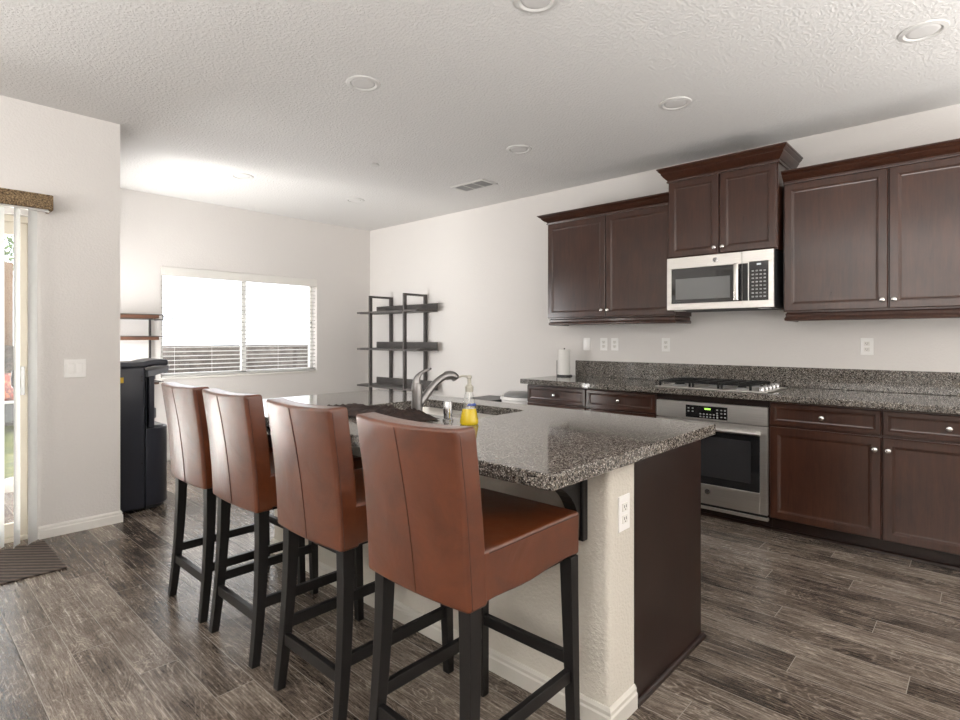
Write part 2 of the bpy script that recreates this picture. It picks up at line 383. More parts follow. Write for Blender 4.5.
# ------------------------------------------------------------------ room
KX, BY, PX, PY, H = 4.605, 6.285, 1.141, 4.415, 2.74
LX, RY = -4.2, -3.6
SX0, SX1, SZ1 = -1.86, 0.685, 2.03            # slider opening
WX0, WX1, WZ0, WZ1 = 1.985, 3.785, 0.85, 2.01  # dining window opening
struct(M().box(LX-.15, KX+.15, RY-.15, BY+.15, -.15, 0).build('floor', M_floor))
struct(M().box(LX-.15, KX+.15, RY-.15, BY+.15, H, H+.15).build('ceiling', M_ceil))
struct(M().box(KX, KX+.15, RY-.15, BY+.15, 0, H).build('wall_right', M_wall))
w = M(); w.box(PX-.15, WX0, BY, BY+.15, 0, H); w.box(WX1, KX, BY, BY+.15, 0, H); w.box(WX0, WX1, BY, BY+.15, 0, WZ0); w.box(WX0, WX1, BY, BY+.15, WZ1, H)
struct(w.build('wall_back', M_wall))
w = M(); w.box(SX1, PX, PY, PY+.15, 0, H); w.box(LX-.15, SX0, PY, PY+.15, 0, H); w.box(SX0, SX1, PY, PY+.15, SZ1, H); w.box(PX-.15, PX, PY+.15, 5.02, 0, H); w.box(PX-.15, PX, 5.95, BY, 0, H); w.box(PX-.15, PX, 5.02, 5.95, 0, .25); w.box(PX-.15, PX, 5.02, 5.95, 2.1, H)
struct(w.build('wall_partition', M_wall))
w = M(); w.box(LX-.15, KX, RY-.15, RY, 0, H)
struct(w.build('wall_rear', M_wall))
w = M(); w.box(LX-.15, LX, RY, PY, 0, H)
struct(w.build('wall_left', M_wall))

BASEP = [(0, 0), (0.014, 0), (0.014, 0.050), (0.010, 0.056), (0.010, 0.068), (0.004, 0.078), (0, 0.079)]
struct(M().sweep([(PX, BY), (PX, PY), (SX1+.01, PY)], [(-o, z) for o, z in BASEP]).build('baseboard_partition', M_trim))
struct(M().sweep([(KX, 3.09), (KX, BY), (PX+.02, BY)], [(-o, z) for o, z in BASEP]).build('baseboard_back', M_trim))

# window 1 (dining): recess, frame, mullion, glass
w = M(); d0, d1 = BY+.085, BY+.135
w.box(WX0, WX1, d0, d1, WZ0, WZ0+.045); w.box(WX0, WX1, d0, d1, WZ1-.045, WZ1); w.box(WX0, WX0+.045, d0, d1, WZ0, WZ1); w.box(WX1-.045, WX1, d0, d1, WZ0, WZ1)
w.box(2.865, 2.915, d0, d1, WZ0, WZ1)
wf = struct(w.build('window_1', M_winframe))
struct(M().box(WX0+.045, WX1-.045, BY+.105, BY+.111, WZ0+.045, WZ1-.045).build('window_pane', M_pane, wf))
struct(M().rbox(WX0-.0, WX1+.0, BY-.012, BY+.084, WZ0-.016, WZ0+.006, .004).build('trim_1', M_trim))

# slider door (door_1): frame, sliding panel stile, rails, handle, glass
w = M(); y0, y1 = PY+.05, PY+.13
w.box(SX1-.035, SX1, y0, y1, 0, SZ1); w.box(SX0, SX0+.035, y0, y1, 0, SZ1); w.box(SX0, SX1, y0, y1, SZ1-.04, SZ1); w.box(SX0, SX1, y0, y1, 0.001, .03)
df = struct(w.build('door_1', M_frame, bevel=.003))
w = M(); w.box(SX1-.095, SX1-.0355, y0+.012, y0+.045, .03, SZ1-.04); w.box(-.65, SX1-.095, y0+.012, y0+.045, .03, .115); w.box(-.65, SX1-.095, y0+.012, y0+.045, SZ1-.12, SZ1-.04); w.box(-.65, -.58, y0+.012, y0+.045, .115, SZ1-.12)
sp = struct(w.build('sliding_panel', M_frame, df, bevel=.003))
struct(M().box(-.58, SX1-.095, y0+.024, y0+.030, .115, SZ1-.12).build('door_pane', M_pane, df))
w = M(); w.box(SX0+.035, SX0+.1, y0+.05, y1-.005, .03, SZ1-.04); w.box(-.66, -.60, y0+.05, y1-.005, .03, SZ1-.04); w.box(SX0+.1, -.66, y0+.05, y1-.005, .03, .1); w.box(SX0+.1, -.66, y0+.05, y1-.005, SZ1-.11, SZ1-.04)
fp = struct(w.build('fixed_panel', M_frame, df, bevel=.003))
struct(M().box(SX0+.1, -.66, y0+.064, y0+.069, .1, SZ1-.11).build('fixed_pane', M_pane, df))
struct(M().tube([(SX1-.09, y0+.045, .95), (SX1-.098, y0+.075, .965), (SX1-.102, y0+.08, 1.01), (SX1-.098, y0+.075, 1.055), (SX1-.09, y0+.045, 1.07)], .010, 8).build('door_handle', M_black, df, True))
struct(M().rbox(SX1-.072, SX1-.050, y0+.004, y0+.012, .91, 1.09, .003).build('latch_plate', M_chrome, df))

# vertical blinds
vb = thing('vertical_blind', 'white vertical vane blind hanging at the glass slider under a brown valance', 'blind', (0, 4.33, 2.05))
M().box(SX0-.08, .735, 4.315, 4.345, 2.055, 2.085).build('headrail', M_white, vb)
def vane(x, ang, name='vane'):
    c, s_ = math.cos(ang), math.sin(ang); w = M(); pts = []
    for i in range(7):
        u = -.0445+.089*i/6; b = .006*(1-(u/.0445)**2)
        pts.append((x+c*u-s_*b, 4.33+s_*u+c*b))
    for i in range(6, -1, -1):
        u = -.0445+.089*i/6; b = .006*(1-(u/.0445)**2)-.0012
        pts.append((x+c*u-s_*b, 4.33+s_*u+c*b))
    w.prism(pts, 'Z', .012, 2.055); return w.build(name, M_vane, vb)
for i in range(33): vane(.652-.0745*i, math.radians(52 if i == 0 else 63))
w = M(); w.rbox(SX0-.12, .745, 4.262, 4.282, 2.058, 2.15, .008, 2); va = w.build('valance', M_valance, vb, label='brown speckled woven valance')
w = M(); w.rbox(.727, .747, 4.278, 4.4149, 2.058, 2.15, .006, 2); w.build('valance_return', M_valance, va)
w = M(); w.box(SX0-.12, .727, 4.282, 4.4149, 2.136, 2.148); w.build('mounting_board', M_white, va)

# window blinds
bl = thing('window_blind', 'white horizontal slat blind lowered in the dining window', 'blind', (2.885, BY+.03, WZ1))
M().rbox(WX0+.004, WX1-.004, BY-.012, BY+.06, WZ1-.092, WZ1-.002, .004).build('headrail', M_trim, bl)
w = M(); nsl = 23; z0 = WZ0+.045; pitch = (WZ1-.105-z0)/(nsl-1); tl = math.radians(7)
for i in range(nsl):
    z = z0+i*pitch; pts = []
    for j in range(5):
        u = -.025+.05*j/4; b = .0028*(1-(u/.025)**2); pts.append((BY+.035+u*math.cos(tl)-b*math.sin(tl), z+u*math.sin(tl)+b))
    for j in range(4, -1, -1):
        u = -.025+.05*j/4; b = .0028*(1-(u/.025)**2)-.0028; pts.append((BY+.035+u*math.cos(tl), z+u*math.sin(tl)+b))
    w.prism(pts, 'X', WX0+.01, WX1-.01)
w.build('slat_array', M_blind, bl)
M().rbox(WX0+.01, WX1-.01, BY+.012, BY+.058, WZ0+.008, WZ0+.026, .003).build('bottom_rail', M_blind, bl)
for x in (2.12, 2.50, 2.89, 3.27, 3.66):
    M().cyl((x, BY+.010, WZ0+.02), (x, BY+.010, WZ1-.09), .0011, 6).build('ladder_cord', M_white, bl)
M().tube([(3.70, BY+.004, WZ1-.09), (3.705, BY-.004, 1.5), (3.70, BY-.002, 1.37)], .003, 6).build('tilt_cord', M_frame, bl)
for z in (1.45, 1.39): M().lathe((3.70, BY-.004, z), [(.002, .03), (.008, .015), (.007, 0)], 'Z', 10).build('cord_tassel', M_dark, bl)
M().cyl((2.10, BY-.004, WZ1-.09), (2.10, BY-.004, 1.48), .002, 6).build('tilt_cord', M_white, bl)
M().lathe((2.10, BY-.004, 1.455), [(.002, .03), (.008, .015), (.007, 0)], 'Z', 10).build('cord_tassel', M_dark, bl)

# ------------------------------------------------------------------ outdoors
struct(M().box(-14, 20, 11, 30, -.6, -.06).build('ground_yard', M_dirt))
struct(M().box(.45, 2.6, BY+.15, 11, -.6, -.062).build('ground_lawn', M_grass))
struct(M().box(-14, .45, PY+.15, 11, -.6, -.06).build('ground_bounce_left', M_concrete))  # unseen pale slab, added to reflect light in through the slider
struct(M().box(.45, PX-.15, PY+.15, BY+.15, -.6, -.06).build('ground_border', M_grass))
struct(M().box(2.6, 20, BY+.15, 11, -.6, -.06).build('ground_bounce_right', M_concrete))  # unseen ground made pale to reflect light up through the dining window
w = M(); nx, ny = 40, 8; vs = []; fs = []
for i in range(nx+1):
    for j in range(ny+1):
        t = j/ny; vs.append((-7+i*.25, 10.9+1.0*t, -.08+1.22*(t**.7)+random.uniform(-.05, .05)*(1 if 0 < j else 0)))
for i in range(nx):
    for j in range(ny): a = i*(ny+1)+j; fs.append((a, a+1, a+ny+2, a+ny+1))
w.add(vs, fs); o = w.build('ground_bank', M_dirt, None, True); struct(o)
struct(M().box(-7, 3, 11.9, 12.0, -.08, 1.12).build('ground_retaining', M_dirt))
fe = thing('wooden_fence', 'tan cedar board fence standing along the yard beyond the slider', 'fence', (0, 12, 1.1))
w = M()
for i in range(66): w.rbox(-7+i*.15, -7+i*.15+.143, 11.93, 11.95, 1.0, 2.5+.01*(i % 3), .004)
w.build('board_panel', M_fence, fe)
for i in range(5): M().rbox(-6.9+i*2.4, -6.8+i*2.4, 11.96, 12.06, 1.0, 2.46, .005).build('fence_post', M_fence, fe)
bw = tag(M().rbox(2.9, 16, 11.6, 11.8, -.08, 1.12, .01).build('block_wall', M_block), 'low tan block wall seen through the dining window blind', 'garden wall')
tr = thing('garden_tree', 'green leafy tree rising behind the tan board fence', 'tree', (1.45, 14, -.06))
M().tube([(1.45, 14, -.1), (1.5, 14.05, 1.5), (1.42, 13.95, 2.8), (1.5, 14, 3.6)], [.11, .09, .06, .03], 8).build('trunk', M_bark, tr, True)
w = M()
for i in range(1500):
    a = random.uniform(0, 2*PI); b = random.gauss(0, .45); r = random.uniform(.3, 1.0)
    c = Vector((1.45+1.3*r*math.cos(a), 14+1.3*r*math.sin(a), 3.1+.9*b))
    u = Vector((random.gauss(0,1), random.gauss(0,1), random.gauss(0,1))).normalized(); v2 = u.orthogonal().normalized(); L = random.uniform(.04, .08)
    w.add([c-u*L, c+v2*L*.45, c+u*L, c-v2*L*.45], [(0,1,2,3)])
w.build('foliage', M_leaf, tr)
ob = thing('outdoor_bench', 'grey wicker garden bench with a red patterned cushion on the lawn', 'bench', (1.2, 10.4, -.06))
M().rbox(.7, 1.9, 10.1, 10.6, .08, .34, .02, 2).build('seat_frame', M_wicker, ob)
M().rbox(.7, 1.9, 10.55, 10.7, .34, .62, .02, 2).build('backrest', M_wicker, ob)
M().rbox(.72, 1.88, 10.08, 10.5, .345, .37, .01, 1).build('seat_pad', M_rock, ob)
for x in (.74, 1.86):
    for y in (10.14, 10.62): M().cyl((x, y, -.06), (x, y, .09), .025, 8).build('leg', M_wicker, ob)
M().rbox(.95, 1.5, 10.30, 10.46, .37, .76, .06, 3).build('cushion', M_red, ob, True)
tag(M().lathe((.78, 6.05, -.06), [(.09, 0), (.13, .05), (.11, .11), (.05, .15), (.01, .16)], 'Z', 9).build('garden_rock', M_rock, None, True), 'pale rock lying on the ground just outside the slider', 'rock')

# ------------------------------------------------------------------ ceiling fixtures
CL = [(3.395, .235, 'recessed ceiling light at the upper right above the right wall cabinets'), (3.39, 1.451, 'recessed ceiling light in front of the cabinet over the microwave'),
      (3.39, 2.699, 'recessed ceiling light nearest the air vent, towards the kitchen wall'), (1.94, 1.45, 'recessed ceiling light cut off by the top edge of the photo'),
      (1.905, 2.664, 'recessed ceiling light above the second and third bar stools'), (2.252, 5.003, 'recessed ceiling light over the dining window, left of the sprinkler cap'),
      (3.459, 4.986, 'recessed ceiling light nearest the far corner with the tall shelf')]
lt = None
for x, y, lab in CL:
    if lt is None:
        lt = thing('recessed_light', '', 'ceiling light', (x, y, H), 'recessed ceiling lights')
        M().lathe((x, y, H), [(.066, -.0005), (.070, -.006), (.078, -.010), (.096, -.006), (.099, -.0005)], 'Z', 40).build('trim_ring', M_lighttrim, lt, 'auto')
        M().lathe((x, y, H), [(.068, -.001), (.066, -.004), (.05, -.006), (.005, -.007)], 'Z', 40).build('lens', M_lens, lt, True)
        o = lt
    else:
        o = lt.copy(); COL.objects.link(o); o.location = (x, y, H)
        for ch in list(lt.children): c = ch.copy(); c.parent = o; COL.objects.link(c)
    o['label'] = 'white round '+lab
sp = thing('sprinkler_cap', 'small white round sprinkler cap on the ceiling near the air vent', 'sprinkler', (2.857, 3.829, H))
M().lathe((2.857, 3.829, H), [(.028, -.0005), (.028, -.004), (.012, -.006)], 'Z', 20).build('escutcheon', M_lighttrim, sp)
M().lathe((2.857, 3.829, H), [(.036, -.012), (.036, -.015), (.006, -.017)], 'Z', 20).build('cap', M_lighttrim, sp)
ve = thing('ceiling_vent', 'white rectangular air vent with dark louvers in the ceiling', 'vent', (3.90, 3.66, H))
w = M(); x0, x1, y0, y1 = 3.785, 4.015, 3.45, 3.87
for a in ((x0, x1, y0, y0+.03), (x0, x1, y1-.03, y1), (x0, x0+.03, y0+.03, y1-.03), (x1-.03, x1, y0+.03, y1-.03)): w.rbox(*a, H-.010, H-.0005, .002)
w.build('frame', M_lighttrim, ve)
M().box(x0+.03, x1-.03, y0+.03, y1-.03, H-.002, H-.0005).build('backing', M_ventdark, ve)
for k in range(3):
    w = M(); ya = y0+.036+k*.121
    for i in range(7):
        yy = ya+.008+i*.0165; w.add([(x0+.03, yy, H-.003), (x1-.03, yy, H-.003), (x1-.03, yy+.009, H-.010), (x0+.03, yy+.009, H-.010)], [(0,1,2,3)])
    w.build('louver', M_button, ve)
for k in (1, 2): M().box(x0+.03, x1-.03, y0+.026+k*.121, y0+.038+k*.121, H-.010, H-.002).build('divider', M_lighttrim, ve)

# ------------------------------------------------------------------ wall plates
def plate_x(y, z, name, label, cat, kind, x=KX, w2=.037, h2=.058):
    t = thing(name, label, cat, (x, y, z), 'electrical plates on the kitchen wall')
    M().rbox(x-.006, x-.0003, y-w2, y+w2, z-h2, z+h2, .003, 2).build('cover_plate', M_white, t)
    if kind == 'outlet':
        for dz in (-.02, .02):
            M().rbox(x-.0085, x-.005, y-.017, y+.017, z+dz-.014, z+dz+.014, .003, 2).build('receptacle', M_trim, t)
            w = M()
            for dy in (-.006, .006): w.box(x-.0092, x-.008, y+dy-.001, y+dy+.001, z+dz-.002, z+dz+.007)
            w.box(x-.0092, x-.008, y-.002, y+.002, z+dz-.009, z+dz-.006); w.build('socket_slot', M_dark, t)
    else:
        M().rbox(x-.010, x-.005, y-.0165, y+.0165, z-.033, z+.033, .003, 2).build('rocker', M_white, t)
plate_x(2.838, 1.21, 'wall_switch', 'white rocker switch plate, first plate right of the paper towel roll', 'switch', 'switch')
plate_x(2.655, 1.21, 'wall_outlet', 'white wall plate in the middle of the three left of the cooktop', 'outlet', 'outlet')
plate_x(2.541, 1.21, 'wall_outlet', 'white outlet plate, rightmost of the three near the paper towel', 'outlet', 'outlet')
plate_x(2.053, 1.21, 'wall_outlet', 'white outlet plate on the wall just left of the microwave, above the cooktop', 'outlet', 'outlet')
plate_x(.62, 1.21, 'wall_outlet', 'white outlet plate on the wall below the large right cabinets', 'outlet', 'outlet')
t = thing('light_switch', 'white double rocker switch plate on the grey wall beside the slider', 'switch', (.885, PY, 1.07))
M().rbox(.826, .944, PY-.006, PY-.0003, 1.01, 1.13, .003, 2).build('cover_plate', M_white, t)
for x in (.862, .908): M().rbox(x-.0165, x+.0165, PY-.010, PY-.005, 1.037, 1.103, .003, 2).build('rocker', M_white, t)

# ------------------------------------------------------------------ kitchen cabinets
DOORP = [(0, .013), (.005, .019), (.046, .019), (.0485, .0165), (.052, .0165), (.056, .012), (.064, .0105)]
DRWP = [(0, .013), (.005, .019), (.026, .019), (.028, .0165), (.031, .0165), (.035, .012), (.042, .0105)]
def knob(x, y, z, parent):
    M().lathe((x, y, z), [(.006, 0), (.0055, .012), (.010, .016), (.0155, .021), (.0160, .025), (.013, .029), (.006, .031)], 'X', 20, -1).build('knob', M_nickel, parent, True)
def front(x, y0, y1, z0, z1, parent, name='door', ky=None, kz=None):
    prof = DOORP if name == 'door' else DRWP
    o = M().loops(x, -1, y0, y1, z0, z1, prof, x).build(name, M_wood, parent)
    if ky is not None: knob(x-.018, ky, kz, o)
    return o
def crown(t, x, y0, y1, z, left_ret, right_ret, h=.07, pr=.075, back=KX-.001):
    prof = [(0, z-.012), (.010, z-.012), (.012, z-.004), (.007, z), (.007, z+.008), (.014, z+.012), (pr*.30, z+h*.22), (pr*.45, z+h*.34), (pr*.62, z+h*.52), (pr*.66, z+h*.56), (pr*.64, z+h*.62), (pr*.74, z+h*.68), (pr*.90, z+h*.80), (pr*.88, z+h*.85), (pr, z+h*.90), (pr, z+h), (0, z+h)]
    path = []
    if left_ret: path.append((back, y1))
    path += [(x, y1), (x, y0)]
    if right_ret: path.append((back, y0))
    return M().sweep(path, [(o, q) for o, q in prof]).build('crown_molding', M_wood, t)

# upper cabinets
def upper(label, y0, y1, z0, z1, xf, crownargs, rail=True, kz=None):
    t = thing('wall_cabinet', label, 'cabinet', (KX, (y0+y1)/2, z0), 'upper kitchen cabinets'); xb = xf+.019
    M().box(xb, KX-.001, y0, y1, z0, z1).build('body', M_wood, t)
    ym = (y0+y1)/2
    front(xb, ym+.003, y1-.006, z0+.006, z1-.02, t, 'door', ym+.03, z0+(kz or .06)); front(xb, y0+.006, ym-.003, z0+.006, z1-.02, t, 'door', ym-.03, z0+(kz or .06))
    crown(t, xb-.002, y0, y1, z1-.005, *crownargs)
    if rail:
        pr = [(0, z0+.0), (0, z0-.058), (.006, z0-.062), (.016, z0-.058), (.018, z0-.045), (.010, z0-.030), (.012, z0-.012), (.004, z0-.004), (.004, z0)]
        path = [(KX-.001, y1-.002), (xb+.004, y1-.002), (xb+.004, y0+.002), (KX-.001, y0+.002)]
        pr = [(a-.018, b) for a, b in pr]
        M().sweep(path, pr).build('light_rail', M_wood, t)
    return t
upper('dark brown two-door wall cabinet left of the microwave', 1.832, 3.062, 1.448, 2.350, 4.265, (True, False))
upper('short dark brown two-door wall cabinet directly above the microwave', 1.078, 1.862, 1.888, 2.502, 4.205, (True, True, .095, .070), False, .05)
upper('tall dark brown two-door wall cabinet right of the microwave', -.130, 1.058, 1.448, 2.350, 4.265, (False, True))

# base cabinets
XB = 3.959
def base(label, y0, y1, hidden=False):
    t = thing('base_cabinet', label, 'cabinet', (KX, (y0+y1)/2, 0), 'lower kitchen cabinets')
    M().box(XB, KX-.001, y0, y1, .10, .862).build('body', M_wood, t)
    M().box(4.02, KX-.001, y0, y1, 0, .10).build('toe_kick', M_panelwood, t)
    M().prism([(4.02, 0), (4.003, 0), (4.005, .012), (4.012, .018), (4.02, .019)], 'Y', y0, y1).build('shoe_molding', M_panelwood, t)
    ym = (y0+y1)/2
    for a, b in ((ym+.003, y1-.004), (y0+.004, ym-.003)):
        front(XB, a, b, .703, .848, t, 'drawer', (a+b)/2, .776)
    front(XB, ym+.003, y1-.004, .098, .692, t, 'door', ym+.032, .62); front(XB, y0+.004, ym-.003, .098, .692, t, 'door', ym-.032, .62)
    return t
base('dark wooden base cabinet with two drawers left of the oven', 1.834, 3.052)
base('dark wooden base cabinet with two drawers and two doors right of the oven', -.14, 1.060)

# oven and its housing
t = thing('oven_housing', 'dark wooden surround above and below the built-in oven', 'cabinet', (KX, 1.447, 0), 'lower kitchen cabinets')
M().box(XB, KX-.001, 1.0605, 1.8335, .815, .862).build('filler_strip', M_panelwood, t)
M().box(XB, KX-.001, 1.0605, 1.066, .10, .815).build('side_panel', M_wood, t)
M().box(XB, KX-.001, 1.828, 1.8335, .10, .815).build('side_panel', M_wood, t)
M().box(4.02, KX-.001, 1.0605, 1.8335, 0, .095).build('toe_kick', M_panelwood, t)
M().prism([(4.02, 0), (4.003, 0), (4.005, .012), (4.012, .018), (4.02, .019)], 'Y', 1.0605, 1.8335).build('shoe_molding', M_panelwood, t)
t = thing('wall_oven', 'stainless steel built-in oven below the gas cooktop', 'oven', (4.2, 1.447, .066))
M().box(3.975, 4.5, 1.070, 1.824, .10, .812).build('body', M_black, t)
pn = M().rbox(3.932, 3.976, 1.067, 1.827, .692, .812, .003).build('control_panel', M_steel, t)
M().rbox(3.929, 3.934, 1.318, 1.606, .704, .792, .002).build('display_panel', M_glassblack, pn)
def txt(body, loc, size, name, m, parent, ext=.0004):
    c = bpy.data.curves.new(name, 'FONT'); c.body = body; c.size = size; c.align_x = 'CENTER'; c.align_y = 'CENTER'; c.extrude = ext
    o = bpy.data.objects.new(name, c); COL.objects.link(o); c.materials.append(m)
    org = Vector((0,0,0)); q = parent
    while q is not None: org += q.location; q = q.parent
    o.parent = parent; o.location = Vector(loc)-org; o.rotation_euler = (PI/2, 0, -PI/2); return o
M().box(3.9275, 3.930, 1.430, 1.472, .766, .778).build('clock_display', M_lcd, pn)
for (yy, zz) in [(1.585, .77), (1.585, .748), (1.555, .77), (1.555, .748)] + [(1.50-.023*i, z) for i in range(6) for z in (.735, .716)] + [(a, b) for a in (1.385, 1.357, 1.333) for b in (.77, .748, .722)]:
    M().rbox(3.9275, 3.930, yy-.006, yy+.006, zz-.004, zz+.004, .001).build('button', M_button, pn)
w = M().loops(3.952, -1, 1.067, 1.827, .108, .686, [(0, .016), (.003, .020), (.058, .020)], 3.976)
w = M()   # steel door frame round the window
for a in ((1.067, 1.113, .108, .686), (1.781, 1.827, .108, .686), (1.113, 1.781, .108, .245), (1.113, 1.781, .645, .686)): w.rbox(3.932, 3.974, *a, .002)
dr = w.build('door', M_steel, t)
M().rbox(3.936, 3.972, 1.1135, 1.7805, .2455, .6445, .002).build('window', M_glassblack, dr)
w = M(); w.rbox(3.9345, 3.937, 1.17, 1.73, .30, .58, .001); w.build('inner_window', mat('smoked_oven_glass', (.028, .028, .03), .08), dr)
w = M(); w.tube([(3.893, 1.100, .640), (3.893, 1.795, .640)], .0125, 16); 
for y in (1.125, 1.770): w.rbox(3.895, 3.936, y-.012, y+.012, .630, .650, .004)
w.build('handle', M_steel, dr, 'auto')
M().lathe((3.9325, 1.452, .195), [(.019, 0), (.019, .003), (.014, .004), (.004, .004)], 'X', 24, -1).build('badge', M_chrome, dr, 'auto')
M().tube([(3.928, 1.452+.010*math.cos(a*.7)*math.sin(a*.35+.4), .195+.009*math.sin(a*.7)) for a in range(18)], .0012, 5).build('monogram', M_dark, dr)
M().rbox(3.945, 3.974, 1.067, 1.827, .066, .086, .002).build('bottom_trim', M_steel, t)
M().box(3.958, 3.974, 1.075, 1.82, .086, .107).build('vent_gap', M_dark, t)

# kitchen worktop and splashback
CZ = .905
w = M(); w.rbox(3.885, KX-.001, -.14, 3.085, .863, CZ, .006, 2); struct_o = w.build('kitchen_worktop', M_granite)
tag(origin_to(struct_o, (4.25, 1.47, .863)), 'long speckled grey granite worktop along the kitchen wall', 'countertop')
w = M(); w.rbox(KX-.022, KX-.001, -.14, 2.955, CZ+.0005, 1.052, .003)
tag(origin_to(w.build('backsplash', M_granite), (KX-.01, 1.4, CZ)), 'low speckled granite backsplash strip standing on the worktop behind the cooktop', 'backsplash')

# cooktop
t = thing('gas_cooktop', 'stainless gas cooktop with black grates set in the worktop over the oven', 'cooktop', (4.16, 1.45, CZ))
M().rbox(3.925, 4.425, 1.065, 1.835, CZ+.0005, CZ+.010, .005, 2).build('base_tray', M_steel, t)
for (bx, by, r) in ((4.05, 1.70, .045), (4.30, 1.70, .035), (4.175, 1.47, .055), (4.05, 1.26, .035), (4.30, 1.26, .045)):
    b = M().lathe((bx, by, CZ+.010), [(r+.006, 0), (r+.004, .008), (r*.8, .012)], 'Z', 20).build('burner', M_button, t, 'auto')
    M().lathe((bx, by, CZ+.022), [(r*.8, 0), (r*.8, .007), (r*.5, .010)], 'Z', 20).build('burner_cap', M_iron, b, 'auto')
for (y0, y1) in ((1.175, 1.375), (1.385, 1.575), (1.585, 1.82)):
    w = M(); z = CZ+.044; b = .006
    for x in (3.965, 4.385): w.rbox(x-b, x+b, y0, y1, z-b, z+b, .002)
    for y in (y0+b, y1-b): w.rbox(3.965, 4.385, y-b, y+b, z-b, z+b, .002)
    ym = (y0+y1)/2
    w.rbox(3.965, 4.385, ym-.005, ym+.005, z-.003, z+.008, .002)
    for x in (4.05, 4.175, 4.30): w.rbox(x-.005, x+.005, y0, y1, z-.003, z+.008, .002)
    for x in (3.965, 4.385):
        for y in (y0+b, y1-b): w.rbox(x-.007, x+.007, y-.007, y+.007, CZ+.010, z, .002)
    w.build('grate', M_iron, t)
for i in range(5):
    x = 3.985+i*.088
    k = M().lathe((x, 1.115, CZ+.010), [(.020, 0), (.020, .008), (.017, .024), (.014, .028), (.004, .028)], 'Z', 20).build('knob', M_chrome, t, 'auto')
    M().rbox(x-.004, x+.004, 1.10, 1.13, CZ+.036, CZ+.044, .002).build('pointer', M_chrome, k)

# microwave
t = thing('microwave', 'stainless over-the-range microwave mounted under the short cabinet', 'microwave', (4.4, 1.477, 1.485)); XM = 4.185
y0, y1, z0, z1 = 1.095, 1.858, 1.484, 1.886
M().box(XM+.03, KX-.001, y0+.004, y1-.004, z0+.006, z1).build('body', M_black, t)
w = M()
for a in ((1.305, y1, 1.800, z1), (1.305, y1, z0, 1.533), (1.824, y1, 1.533, 1.800)): w.rbox(XM, XM+.03, *a, .002)
dr = w.build('door', M_steel, t)
w = M()
for a in ((y0, 1.302, 1.808, z1), (y0, 1.302, z0, 1.533), (y0, 1.129, 1.533, 1.808), (1.257, 1.302, 1.533, 1.808)): w.rbox(XM, XM+.03, *a, .0015)
cp = w.build('control_surround', M_steel, t)
M().rbox(XM+.004, XM+.03, 1.130, 1.2565, 1.534, 1.807, .002).build('keypad', M_glassblack, cp)
M().box(XM+.0025, XM+.004, 1.178, 1.205, 1.782, 1.794).build('clock_display', M_lcdw, cp)
for i in range(4):
    for j in range(8):
        M().rbox(XM+.0025, XM+.0045, 1.146+i*.026, 1.161+i*.026, 1.555+j*.026, 1.565+j*.026, .001).build('button', M_button, cp)
M().rbox(XM+.003, XM+.03, 1.3055, 1.8235, 1.5335, 1.7995, .002).build('window', M_glassblack, dr)
M().rbox(XM+.0015, XM+.004, 1.385, 1.790, 1.562, 1.722, .001).build('inner_window', M_greyscreen, dr)
w = M(); w.rbox(XM-.040, XM-.020, 1.318, 1.350, 1.535, 1.803, .006, 2)
for z in (1.56, 1.78): w.rbox(XM-.022, XM+.003, 1.325, 1.343, z-.01, z+.01, .003)
w.build('handle', M_nickel, dr, 'auto')
M().box(XM-.001, XM+.001, 1.263, 1.300, 1.534, 1.800).build('door_gap', M_dark, dr)
M().lathe((XM, 1.49, 1.845), [(.018, 0), (.018, .002), (.015, .003), (.004, .003)], 'X', 24, -1).build('badge', M_chrome, dr, 'auto')
M().tube([(XM-.004, 1.49+.009*math.cos(a*.7)*math.sin(a*.35+.4), 1.845+.009*math.sin(a*.7)) for a in range(18)], .001, 5).build('monogram', M_dark, dr)
M().box(XM+.02, KX-.02, y0+.02, y1-.02, z0-.004, z0+.006).build('underside_grille', M_ventdark, t)
for y in (1.17, 1.78): M().rbox(XM+.03, XM+.10, y-.035, y+.035, z0-.008, z0-.003, .002).build('task_light', M_lens, t)

# ------------------------------------------------------------------ island
IX0, IX1, IY0, IY1 = 1.214, 2.405, .853, 3.182
SKX0, SKX1, SKY0, SKY1 = 1.79, 2.215, 1.710, 2.475
t = thing('kitchen_island', 'kitchen island base with cream drywall side and dark wooden end panel', 'island', (1.97, 2.02, 0))
# cream drywall pony wall with bullnose corners
r = .022; poly = []
for cx, cy, a0 in ((1.598+r, .902+r, PI), (1.768-.002, .902, None), (1.768-.002, 3.14, None), (1.598+r, 3.14-r, PI/2)):
    if a0 is None: poly.append((cx, cy)); continue
    rng = [a0+PI/2*i/6 for i in range(7)]
    poly += [(cx+r*math.cos(a), cy+r*math.sin(a)) for a in rng]
# order: start at lower-left corner
poly = [(1.598+r+r*math.cos(PI+PI/2*i/6), .902+r+r*math.sin(PI+PI/2*i/6)) for i in range(7)] + [(1.766, .902), (1.766, 3.14)] + [(1.598+r+r*math.cos(PI/2+PI/2*i/6), 3.14-r+r*math.sin(PI/2+PI/2*i/6)) for i in range(7)]
pw = M().prism(poly, 'Z', 0, .860).build('drywall_side', M_pony, t, 'auto', label='cream textured drywall with rounded corner')
M().sweep([(1.766, 3.14), (1.598, 3.14), (1.598, .902), (1.766, .902)], [(o, z) for o, z in BASEP]).build('baseboard', mat('cream_trim_paint', (0.60, 0.575, 0.52), 0.45), t, label='white painted baseboard')
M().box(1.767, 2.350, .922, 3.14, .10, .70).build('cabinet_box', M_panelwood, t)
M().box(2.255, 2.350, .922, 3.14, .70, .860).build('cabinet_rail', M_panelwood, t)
M().box(1.767, 2.27, .922, 3.14, 0, .10).build('toe_kick', M_panelwood, t)
